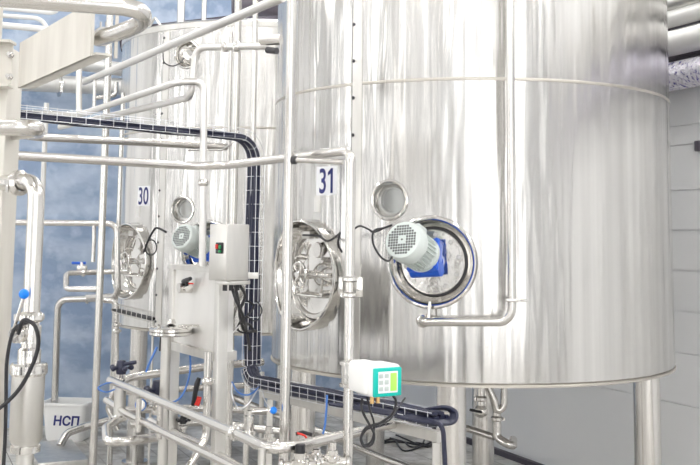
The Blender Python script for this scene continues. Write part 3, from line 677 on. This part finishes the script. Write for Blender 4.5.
b = B().lathe(vp(448), UZ, [(.04, -.022), (.062, -.015), (.062, .012), (.045, .02)], 32); obj('lower_clamp', b, 'polish', t)
obj('foot_pipe', B().cyl(Vector((base.x, base.y, FLOOR)), vp(450), .036, 22), 'satin', t)
cable('black cable looping from the left valve down past the column', [vp(322) + Vector((0, -.06, 0)), (14, 330, 4.2), (7, 360, 4.2), (6, 400, 4.2), (5, 440, 4.2), (3, 480, 4.2), (2, 560, 4.25)], .0075)
cable('black cable arching over the left valve and out of the frame', [(18, 334, 4.2), (24, 320, 4.18), (36, 328, 4.15), (37, 352, 4.15), (20, 388, 4.15), (-6, 412, 4.15), (-30, 420, 4.2)], .0085)
# ---------------------------------------------------------------- white bin
bc = onz(68, 439); bc.y += .02
t = thing('plastic_bin', 'white plastic bin marked in navy letters, on the floor by the blue wall', 'bin', bc)
bw, bd, bh = .265, .20, .44; ang = -.12; Rz = Matrix.Rotation(ang, 3, 'Z')
def rrect(sx, sy, r, z, n=6):
    out = []
    for (x, y, a0) in ((1, 1, 0), (-1, 1, 90), (-1, -1, 180), (1, -1, 270)):
        for i in range(n + 1):
            a = math.radians(a0 + 90 * i / n); out.append(bc + Rz @ Vector((x * (sx - r) + r * math.cos(a), y * (sy - r) + r * math.sin(a), z)))
    return out
rings = [rrect(bw * .8, bd * .8, .05, 0), rrect(bw * .86, bd * .86, .06, .03), rrect(bw, bd, .06, bh - .03), rrect(bw + .025, bd + .025, .07, bh - .03), rrect(bw + .025, bd + .025, .07, bh), rrect(bw - .005, bd - .005, .055, bh), rrect(bw * .8, bd * .8, .05, .03)]
n = len(rings[0]); vs = [p for r in rings for p in r]; fs = [(i * n + j, i * n + (j + 1) % n, (i + 1) * n + (j + 1) % n, (i + 1) * n + j) for i in range(6) for j in range(n)]; fs += [tuple(range(n))[::-1], tuple(range(6 * n, 7 * n))]
obj('tub', B().add(vs, fs), 'white', t)
vs, fs = text_mesh('НСП', .145, 1.0, .005); nv = Rz @ Vector((0, -1, 0))
tb = B().add([bc + Rz @ Vector((x + .045 + y * .12, -(bd * (.86 + .14 * (y + .24) / bh)) - .006, y + .24)) for x, y in vs], fs); obj('lettering', tb, 'ink', t, label='navy Cyrillic letters on the bin')
# ---------------------------------------------------------------- equipment stand with switch box
SL, SR = W(171, 268, 6.35), W(218, 270.5, 5.75); zt = SR.z; zb = W(216, 353, 5.75).z
d = Vector((SR.x - SL.x, SR.y - SL.y, 0)); L = d.length; d.normalize(); sd = Vector((-d.y, d.x, 0)); 
if sd.y < 0: sd = -sd
R = Matrix((d, sd, UZ)).transposed(); mid_ = (at(SL, 0) + at(SR, 0)) / 2
t = thing('equipment_stand', 'square steel stand with a plain panel, in front of tank 30', 'stand', at(mid_, FLOOR) + sd * .1)
obj('front_panel', B().box(at(mid_, (zt + zb) / 2) + sd * .01, (L - .04, .006, zt - zb), R), 'sheet', t)
for k, (p, o_) in enumerate(((SL, 0), (SR, 0))):
    q = at(p, 0) + sd * (o_ + .02); q = q + d * (.03 if p is SL else .012)
    hgt = (zt if k != 1 else zt + .005); bb = B().box(at(q, (hgt + FLOOR) / 2), (.062, .062, hgt - FLOOR), R, .004); obj('leg', bb, 'satin', t)
for (z, h) in ((zt - .0, .03), (zb - .02, .05)):
    b = B(); b.box(at(mid_, z) + sd * .0, (L, .04, h), R); b.box(at(mid_, z) + sd * .11, (L, .04, h), R)
    for p in (SL, SR): b.box(at(p, z) + sd * .055, (.04, .09, h), R)
    obj('cross_bar', b, 'satin', t)
b = B().box(at(mid_, (zt + zb) / 2) + sd * .06 + d * (L / 2 + .014), (.006, .07, zt - zb), R); obj('side_panel', b, 'sheet', t)
# box on top
ck = W(226.5, 250, 5.45); a45 = math.radians(42)
t = thing('switch_box', 'steel switch box with red and green buttons, mounted on the stand', 'switch box', at(ck, zt))
zlo, zhi = W(228, 281, 5.45).z, W(228, 224, 5.45).z
dl = Vector((-math.cos(a45), math.sin(a45), 0)); dr = Vector((math.cos(a45 + .1), math.sin(a45 + .1), 0)); dr = Vector((math.sin(a45), math.cos(a45), 0))
wl, wr = .145, .165; cc = at(ck, (zlo + zhi) / 2) + dl * wl / 2 + dr * wr / 2; Rb = Matrix((-dl, dr, UZ)).transposed()
obj('enclosure', B().box(cc, (wl, wr, zhi - zlo), Rb, .006), 'satin', t)
fn = -dr; bp = at(ck, W(221, 248, 5.5).z) + dl * .055
b = B(); b.box(bp + fn * .004, (.056, .008, .06), Rb, .004); pb = obj('button_panel', b, 'black', t)
b = B(); b.box(bp + fn * .012 - (-dl) * .013 + UZ * .008, (.018, .01, .026), Rb, .004); obj('red_button', b, 'red', pb)
b = B(); b.box(bp + fn * .012 + (-dl) * .013 + UZ * .006, (.016, .01, .02), Rb, .004); b.box(bp + fn * .012 + (-dl) * .013 - UZ * .018, (.018, .01, .014), Rb, .003); obj('green_button', b, 'green', pb)
rn = -dl; q = at(ck, zlo) + dr * .09
b = B().box(q - UZ * .012 + rn * -.04, (.1, .16, .02), Rb, .003)
obj('gland_plate', b, 'satin', t)
for i in range(3):
    p = at(ck, zlo - .02) + dr * (.03 + .045 * i) + dl * .04; obj('cable_gland', B().cyl(p, p - UZ * .035, .013, 12), 'black', t)
q = W(244, 275, 5.6); obj('brass_lug', B().box(q, (.03, .02, .04), None, .003), 'brass', t)
b = B().box(W(252, 276, 5.65) + Vector((-.02, .06, 0)), (.1, .02, .035), None, .002); obj('mounting_tab', b, 'sheet', t)
for i, (pts) in enumerate(([(231, 285, 5.55), (236, 300, 5.5), (243, 316, 5.6), (247, 333, 6.0), (250, 350, 6.4)], [(235, 285, 5.6), (239, 305, 5.6), (241, 320, 5.7), (250, 325, 6.2)], [(239, 284, 5.65), (245, 296, 5.7), (240, 312, 5.7), (244, 330, 6.0), (256, 331, 6.3)])):
    cable('black cable dropping from the switch box into the tray, %s' % ('longest', 'middle one', 'shortest and curled')[i], pts, .009)
pipe('drain_spout', 'pale slanted strut behind the switch box cables', 'strut', [(244, 286, 5.9), (232, 318, 5.95), (222, 338, 5.95)], .012, .05)
cable('thin black cable coiled beside the stand', [(246, 300, 5.9), (254, 306, 5.95), (247, 316, 5.9), (240, 322, 5.9), (238, 330, 5.9), (246, 333, 5.95), (253, 330, 6), (249, 324, 6)], .006)
cable('thin cable drooping from tray to the stand side', [(256, 300, 6.2), (262, 310, 6.15), (256, 321, 6.1), (246, 316, 6.0)], .004)
cable('thin white wire hanging along the stand side', [(240, 325, 5.85), (229, 338, 5.8), (225, 352, 5.8), (230, 362, 5.85)], .004, 'white')
# valve on panel
q = W(188, 288, 6.08) ; t = thing('sampling_valve', 'small steel valve with dark handle on the stand panel', 'valve', q)
obj('body', B().cyl(q + sd * .06, q - sd * .06, .03, 24).cyl(q - sd * .03 - d * .04, q - sd * .03 + d * .07, .016, 16).disc(q + sd * .05, -sd, .045, .02, 24), 'steel', t)
hq = W(187, 280, 6.02); obj('handle', B().tube([hq - d * .05 - UZ * .012, hq - UZ * .0, hq + d * .05 + UZ * .01], [.016, .014, .012], 12).cyl(hq - UZ * .04, hq, .01, 10), 'black', t)
obj('red_marker', B().box(W(191, 283.5, 6.0), (.03, .01, .008)), 'red', t)
# round cover
fc = W(171, 328.5, 6.02); t = thing('round_cover', 'round flat steel cover with bolts beside the stand panel', 'cover', fc - UZ * .04)
obj('disc', B().lathe(fc - UZ * .02, UZ, [(0, -.02), (.115, -.02), (.127, -.012), (.127, .0), (.118, .004), (.127, .008), (.127, .02), (.115, .028), (.05, .034), (0, .05)], 48), 'polish', t)
for i in range(8):
    a = 2 * PI * i / 8 + .2; p = fc + Vector((math.cos(a) * .1, math.sin(a) * .1, .005)); obj('bolt', B().disc(p, UZ, .011, .014, 6), 'steel', t)
obj('stem', B().tube([fc + UZ * .03, fc + UZ * .055], [.03, .02], 14).tube([fc + Vector((.05, -.03, .02)), fc + Vector((.22, -.05, .025))], .006, 8), 'steel', t)
obj('neck', B().cyl(Vector((fc.x - .03, fc.y + .02, FLOOR)), fc - UZ * .03 + Vector((-.03, .02, 0)), .03, 20), 'satin', t)
# ---------------------------------------------------------------- lower pipework
RL = W(110, 380, 6.5); zr = RL.z
r1 = onz(243, 436, zr); r2 = onz(262, 448, zr); r3 = onz(292, 447, zr); r4 = onz(362, 431, zr); r0 = RL
r5 = onz(440, 420, zr)
pipe('manifold_pipe', 'long steel pipe sloping across the bottom left and curving past the posts', 'pipe', [r0, onz(240, 435, zr), onz(270, 449.5, zr), onz(298, 446, zr), r4], .0245, [.4, .12, .12], clamps=((0, .97),))
pipe('manifold_pipe', 'lower steel pipe running parallel under the sloping one, bottom left', 'pipe', [(106, 400, 6.6), (126, 413, 6.3), (175, 438, 5.5), (232, 466, 4.9), (262, 482, 4.6)], .021, .3)
pipe('manifold_pipe', 'second low pipe in the bottom left pipe frame', 'pipe', [(150, 420, 6.6), (200, 444, 6.0), (245, 470, 5.4)], .02, .3)
pipe('manifold_pipe', 'steel pipe behind the stand legs, level with the dark valves', 'pipe', [(118, 382, 6.9), (132, 377, 7.0), (212, 366, 7.4), (262, 362, 7.8)], .028, .1)
for i, (x, y0_, y1_, Y, r) in enumerate(((120.5, 386, 417, 6.4, .037),)):
    pass
q = W(120, 400, 6.4); t = thing('pipe_stub', 'wide upright steel cylinder joining the two sloping pipes at bottom left', 'pipe', at(q, W(120, 420, 6.4).z))
obj('body', B().cyl(at(q, W(120, 418, 6.4).z), at(q, W(120, 386, 6.4).z), .037, 24), 'satin', t)
obj('clamp', clampb(at(q, W(120, 418, 6.4).z), UZ, .034, .02), 'polish', t)
pipe('drain_pipe', 'steel pipe looping forward near the floor at bottom left', 'pipe', [at(W(119, 419, 6.4), W(119, 419, 6.4).z), (106, 428, 6.2), (107, 442, 6.0), (130, 441, 6.0), (165, 436, 6.2)], .027, [.05, .06, .1])
pipe('drain_pipe', 'thick steel elbow pipe on the floor beside the white bin', 'pipe', [(60, 446, 11.2), (67, 433, 11.3), (84, 427, 11.4), (108, 420, 11.5)], .042, .12)
for (x, y0_, Yq, lab) in ((139, 398, 6.0, 'left'), (160, 405, 5.9, 'right')):
    q = W(x, y0_, Yq); pipe('pipe_stub', 'short upright pipe between the sloping pipes, %s one' % lab, 'pipe', [q, at(q, W(x, y0_ + 34, Yq).z)], .017)
q = W(208, 360, 5.6); pipe('process_pipe', 'upright pipe beside the stand leg with a slanted foot', 'pipe', [at(q, W(208, 352, 5.6).z), at(q, W(207, 438, 5.6).z), W(186, 472, 5.45)], .022, .08, clamps=((0, .34),))
def ballvalve(name, label, c, hm, Y, ang, ln=.12, parts=True):
    t = thing(name, label, 'valve', c - UZ * .03)
    h = Vector((math.cos(ang), math.sin(ang), 0))
    obj('body', B().cyl(c - UZ * .03, c + UZ * .05, .022, 20).disc(c - UZ * .035, UZ, .034, .02, 24).cyl(c + UZ * .05, c + UZ * .075, .012, 12), 'polish', t)
    lv = obj('lever', B().tube([c + UZ * .068, c + UZ * .068 + h * ln + UZ * .006], .006, 8), 'steel', t)
    obj('knob', B().ball(c + UZ * .074 + h * (ln + .01), .017, 18), hm, lv); return t
ballvalve('ball_valve', 'ball valve with a bright blue knob on the curving low pipe', onz(249, 437, zr) + UZ * .045, 'blueball', 4.8, .1, .1)
# dark hand valves on the rack
def darkvalve(label, px, py, Y, s=1.0, m='navy'):
    c = W(px, py, Y); t = thing('hand_valve', label, 'valve', c - UZ * .08 * s)
    obj('body', B().cyl(c - UZ * .08 * s, c, .03 * s, 18).lathe(c - UZ * .05 * s, UZ, [(.03 * s, 0), (.05 * s, .006), (.05 * s, .02), (.03 * s, .026)], 24), 'polish', t)
    b = B().lathe(c, UZ, [(0, 0), (.03 * s, .0), (.034 * s, .02 * s), (.034 * s, .05 * s), (.026 * s, .085 * s), (0, .09 * s)], 24)
    for i in range(5):
        a = 2 * PI * i / 5 + .3; e = Vector((math.cos(a), math.sin(a), 0)); b.tube([c + UZ * .03 * s, c + e * .06 * s + UZ * .04 * s], .009 * s, 8); b.ball(c + e * .064 * s + UZ * .04 * s, .018 * s, 10)
    b.tube([c + UZ * .06 * s, c + UZ * .07 * s + Vector((.1 * s, -.04 * s, .01))], .013 * s, 8)
    obj('hand_grip', b, m, t); return t
darkvalve('dark valve with knobbed grip at the left end of the sloping pipe', 121, 374, 6.6, 1.0)
darkvalve('large dark valve left of the front stand leg', 158, 398, 6.4, 1.25)
darkvalve('small dark valve low behind the stand leg', 183, 424, 6.3, .6, 'black')
q = W(143, 404, 6.1); t = thing('pressure_gauge', 'round blue rimmed gauge under the sloping pipe', 'gauge', q)
obj('case', B().disc(q, Vector((-.2, -1, .1)), .04, .03, 28), 'polish', t); obj('ring', B().lathe(q + Vector((-.006, -.03, 0)), Vector((-.2, -1, .1)), [(.03, 0), (.036, .004), (.03, .008)], 28), 'bluehose', t)
q = W(197, 402, 5.9); t = thing('flap_handle', 'black lever with a red base behind the stand legs', 'lever', q - UZ * .06)
obj('lever', B().tube([W(193, 405, 5.9), W(197, 384, 5.85), W(199, 378, 5.85)], [.012, .016, .012], 10), 'black', t)
obj('base', B().box(W(198, 401, 5.9), (.03, .03, .05), Matrix.Rotation(.3, 3, 'Y'), .004), 'red', t)
q = W(163, 345, 6.2); t = thing('tool_handle', 'red and black handle hanging below the round cover', 'handle', q - UZ * .06)
obj('red_grip', B().tube([W(165, 336, 6.1), W(164, 350, 6.1)], .01, 8), 'red', t); obj('black_grip', B().tube([W(161.5, 336, 6.1), W(160.5, 351, 6.1)], .01, 8), 'black', t)
pipe('process_pipe', 'grey steel pipe low behind the stand legs, second from the top', 'pipe', [(126, 392, 8.3), (180, 389, 8.5), (268, 384, 8.9)], .026, .2)
pipe('process_pipe', 'grey steel pipe low behind the stand legs, third from the top', 'pipe', [(122, 410, 7.9), (200, 408, 8.2), (282, 412, 8.2)], .03, .2)
pipe('process_pipe', 'thick steel pipe near the floor behind the sloping pipes', 'pipe', [(130, 424, 8.6), (210, 422, 8.8), (285, 432, 8.4)], .035, .2)
for (x, lab) in ((137, 'left'), (262, 'right')):
    q = W(x, 380, 8.7); pipe('pipe_support', 'upright steel support of the pipes behind the stand, %s one' % lab, 'support', [at(q, W(x, 372, 8.7).z), at(q, FLOOR)], .02, m='satin')
q = onz(262, 449, zr); pipe('pipe_support', 'short upright support under the curve of the sloping pipe', 'support', [q, at(q, FLOOR)], .018, m='satin')
# hoses
cable('bright blue hose curving behind the front stand leg', [(190, 352, 6.2), (190, 372, 6.2), (184, 392, 6.2), (176, 401, 6.2), (167, 402, 6.3)], .006, 'bluehose', name='air_hose', cat='hose')
cable('blue hose dropping left of the stand', [(157, 347, 7), (150, 362, 7), (146, 372, 7)], .008, 'bluehose', name='air_hose', cat='hose')
cable('pale blue hose loop at the left end of the sloping pipe', [(122, 384, 6.5), (108, 383, 6.4), (98, 388, 6.3), (106, 392, 6.3), (116, 389, 6.4)], .005, 'bluehose', name='air_hose', cat='hose')
cable('pale hose sagging low below the tray bend', [(232, 384, 6.2), (232, 396, 6.1), (238, 408, 6.1), (247, 405, 6.1), (256, 392, 6.2), (259, 384, 6.3)], .005, 'silverwire', name='air_hose', cat='hose')
cable('blue hose sagging just below the tray bend', [(232, 382, 6.3), (238, 392, 6.2), (247, 395, 6.2), (255, 391, 6.2), (260, 385, 6.3)], .005, 'bluehose', name='air_hose', cat='hose')
cable('grey hose slanting down from the tray bend', [(262, 386, 6.3), (264, 398, 6.2), (270, 408, 6.2)], .004, 'silverwire', name='air_hose', cat='hose')
cable('blue and white cord tied down from the tray left of the white device', [(327, 395, 5.6), (326.5, 408, 5.6), (325, 425, 5.6), (323, 434, 5.6)], .006, 'bluehose', name='cord', cat='cord')
# valve cluster at the bottom centre
for i, (x, Y) in enumerate(((303, 4.62), (331, 4.72))):
    q = onz(x, 444 - i * 5, zr); pipe('pipe_stub', ('left' if i == 0 else 'right') + ' of two short pipes dropping from the curved low pipe', 'pipe', [q, at(q, q.z - .12)], .015)
def cluster(label, px, py, Y, s=1):
    c = W(px, py, Y); t = thing('diaphragm_valve', label, 'valve', c - UZ * .05)
    obj('body', B().tube([c - Vector((.08, 0, .02)) * s, c + Vector((.08, 0, -.02)) * s], .024 * s, 16).lathe(c - UZ * .02, UZ, [(.02, 0), (.045 * s, .01), (.045 * s, .028), (.03 * s, .035), (.03 * s, .06 * s), (0, .065 * s)], 24), 'polish', t)
    for k in (-1, 1): obj('clamp', clampb(c + Vector((.08 * k, 0, -.02)) * s, Vector((1, 0, 0)), .024 * s, .012), 'steel', t)
    obj('grip', B().cyl(c + UZ * .04 * s, c + UZ * .075 * s, .022 * s, 12), 'steel' if s < 1 else 'black', t); return t
cluster('chrome diaphragm valve at the foot of the standing post', 300, 462, 4.5, 1.0)
cluster('chrome diaphragm valve left of the foot of the right rail post', 332, 458, 4.55, .9)
cluster('small chrome valve low between the two posts', 316, 455, 4.9, .8)
cluster('small chrome valve left of the standing post, near the blue knob', 269, 440, 5.3, .9)
q = W(302, 436, 4.95); t = thing('clip_handle', 'black lever over a red hose loop beside the standing post', 'lever', q)
obj('lever', B().tube([W(296, 434, 4.95), W(303, 432, 4.95), W(312, 435, 4.95)], .009, 8), 'black', t)
obj('red_loop', B().tube(spline([W(297, 433, 4.9), W(305, 436, 4.9), W(306, 441, 4.9), W(297, 441, 4.9)]), .005, 8), 'red', t)
# cables and pipes in the shade under tank 31
pipe('floor_pipe', 'long steel pipe lying near the floor under tank 31, left', 'pipe', [(228, 395, 9.6), (300, 425, 8.4), (345, 440, 8.0)], .03, .3)
pipe('floor_pipe', 'steel pipe crossing the floor right of the rail post', 'pipe', [(300, 421, 9.5), (352, 446, 7.8), (430, 476, 6.8)], .025, .3)
pipe('floor_pipe', 'thin pale pipe rising to the right below the white device', 'pipe', [onz(362, 431, zr), (400, 424, 5.3), (445, 421, 6.2)], .018, .2)
pipe('outlet_pipe', 'bent outlet pipe under tank 31 right of the two legs', 'pipe', [(504, 380, 7.7), (504, 407, 7.7), (497, 412, 7.7), (494, 400, 7.7), (487, 385, 7.7)], .028, .06)
pipe('outlet_pipe', 'steel outlet pipe hooking to the right near the floor behind the legs', 'pipe', [(497, 408, 7.75), (497, 438, 7.75), (513, 447, 7.65), (513, 440, 7.9)], .032, .06, clamps=((0, .35),))
pipe('outlet_pipe', 'level pipe from the front tank leg to the hooked outlet pipe', 'pipe', [(466, 428, 8.0), (494, 437, 7.8)], .026)
ball = W(481, 411, 7.6); t = thing('outlet_valve', 'round steel valve hanging under tank 31 between the legs', 'valve', ball - UZ * .06)
obj('body', B().ball(ball, .05, 20).cyl(ball, at(ball, ZB - .1), .028, 18), 'polish', t); obj('clamp', clampb(ball + UZ * .09, UZ, .03, .02), 'steel', t)
obj('handle', B().tube([ball + Vector((0, -.05, 0)), ball + Vector((-.09, -.07, .02))], .01, 8), 'black', t)
for i in range(5):
    x = 375 + i * 16
    a = W(x, 424 - i * 0.5, 9.4); P = [onz(372 + i * 6, 448 - i * 3), onz(392 + i * 9, 440 + i * 2), onz(405 + i * 7, 452 - i * 4), onz(430 + i * 3, 444 + i * 2)]
    P = [p + UZ * .012 for p in P]; single('floor_cable', 'dark cable lying loosely on the floor under tank 31', 'cable', B().tube(spline(P), .01, 6), 'black', 'loose cables on the floor under tank 31')
# cables near the white device
cable('thick dark cable hanging in a loop below the white device', [(392, 394, 4.45), (396, 402, 4.45), (392, 414, 4.45), (380, 423, 4.45), (366, 428, 4.45), (361, 438, 4.45), (364, 446, 4.45), (372, 444, 4.45), (374, 434, 4.45), (369, 424, 4.45), (362, 410, 4.45), (362, 398, 4.45)], .0055)
cable('second dark cable looping from the base of the white device', [(367, 397, 4.47), (370, 410, 4.47), (374, 424, 4.47), (372, 440, 4.47), (364, 445, 4.47), (362, 436, 4.5), (372, 425, 4.5), (388, 421, 4.6), (398, 408, 4.7), (405, 398, 4.9)], .0045)
for (x, Yq) in ((361, 4.5), (366, 4.5)): pass
# ---------------------------------------------------------------- white device with teal keypad
aD = math.radians(30); cD = W(372, 382, 4.38); fx = Vector((math.cos(aD), math.sin(aD), 0)); fy = Vector((-math.sin(aD), math.cos(aD), 0))   # front normal -fy
RD = Matrix((fx, fy, UZ)).transposed(); wd, dd, hd = .150, .16, .135
cc = cD + fx * (wd / 2) + fy * (dd / 2)
t = thing('transmitter', 'white device with teal framed keypad and green display on the rail post', 'controller', cc - UZ * hd / 2)
obj('housing', B().box(cc, (wd, dd, hd), RD, .016), 'white', t)
obj('terminal_cover', B().box(cc - fx * .045 + fy * .025 + UZ * .008, (.1, .15, hd), RD, .02), 'white', t)
fp = cD + fx * (wd / 2) - UZ * .004
tf = obj('keypad_frame', B().box(fp - fy * .003, (wd - .008, .014, .122), RD, .006), 'teal', t)
obj('keypad', B().box(fp - fy * .0085, (wd - .05, .006, .092), RD, .003), 'plate', tf)
obj('display', B().box(fp - fy * .0115 + fx * .027, (.032, .004, .076), RD, .002), 'lime', tf)
for i in range(2):
    for j in range(3): obj('key', B().box(fp - fy * .0115 - fx * (.036 - .028 * i) + UZ * (.027 - .027 * j), (.02, .004, .018), RD, .002), 'keys', tf)
obj('mounting_arm', B().tube([cc - fx * .05, Vector((mid[3].x + .03, mid[3].y, cc.z))], .02, 14), 'polish', t)
for i in range(2):
    p = cc - UZ * hd / 2 + fx * (-.05 + .03 * i) - fy * .04; obj('cable_gland', B().cyl(p + UZ * .005, p - UZ * .03, .009, 10), 'brass', t)
# black cables beside manhole 31 and motor
cable('black cable between manhole 31 and the rail post', [cyl_pt(AZM, ZM + .27, TR + .02), (318, 236, 6.7), (328, 241, 6.55), (338, 235, 6.4), (340, 233, 6.3), (338, 244, 6.3), (342, 252, 6.35)], .007)
cable('black cable from behind the rail post to the blue geared motor', [(354, 229, 6.3), (360, 226, 6.2), (368, 229, 6.1), (374, 232, 6.05), (384, 228, 6.0), (392, 225, 6.0)], .0065)
cable('black cable hooking down to the base of the blue geared motor', [(384, 228, 6.02), (374, 231, 6.0), (373, 243, 5.95), (380, 256, 5.9), (388, 261, 5.95), (392, 257, 6.0)], .0065)
cable('black cable looped in front of manhole 30', [(144, 252, 9.2), (148, 241, 9.15), (154, 230, 9.1), (158, 228, 9.1), (166, 232, 9.0)], .01)
b = B(); q = W(151, 247.5, 9.3); b.ring([q + Vector((math.cos(2 * PI * i / 24) * .052, 0, math.sin(2 * PI * i / 24) * .07)) for i in range(24)], .006, 8)
single('cable_ring', 'small coil of cable hanging by manhole 30', 'cable', b, 'black')
cable('thin black wire looping below the upper port of tank 30', [(163, 52, 9.2), (164, 62, 9.2), (172, 66, 9.2), (180, 63, 9.2), (184, 58, 9.3)], .006)
# ---------------------------------------------------------------- grey floor plinth bottom left
b = B(); q = onz(66, 452); b.box(Vector((q.x, q.y - .4, FLOOR + .05)), (.5, 1.1, .1), RM, .01); single('floor_plinth', 'low grey plinth on the floor beside the filter column', 'plinth', b, 'satin')
# ---------------------------------------------------------------- camera, world, view
cam = bpy.data.cameras.new('camera'); cam.sensor_width = 36; cam.lens = FPX / 700 * 36; cam.shift_y = SHF / 700; cam.clip_start = .05; cam.clip_end = 100
co = link(bpy.data.objects.new('camera', cam))
right = EX * math.cos(ROLL) + UP * math.sin(ROLL); upv = -EX * math.sin(ROLL) + UP * math.cos(ROLL)
Mx = Matrix((right, upv, -FW)).transposed().to_4x4(); co.matrix_world = Mx
sc = bpy.context.scene; sc.camera = co
w = bpy.data.worlds.new('world'); sc.world = w; w.use_nodes = True; w.node_tree.nodes['Background'].inputs[0].default_value = (.9, .95, 1, 1); w.node_tree.nodes['Background'].inputs[1].default_value = 1
sc.view_settings.view_transform = 'Standard'; sc.view_settings.look = 'None'; sc.view_settings.exposure = .08; sc.view_settings.gamma = 1; sc.view_settings.use_curve_mapping = False
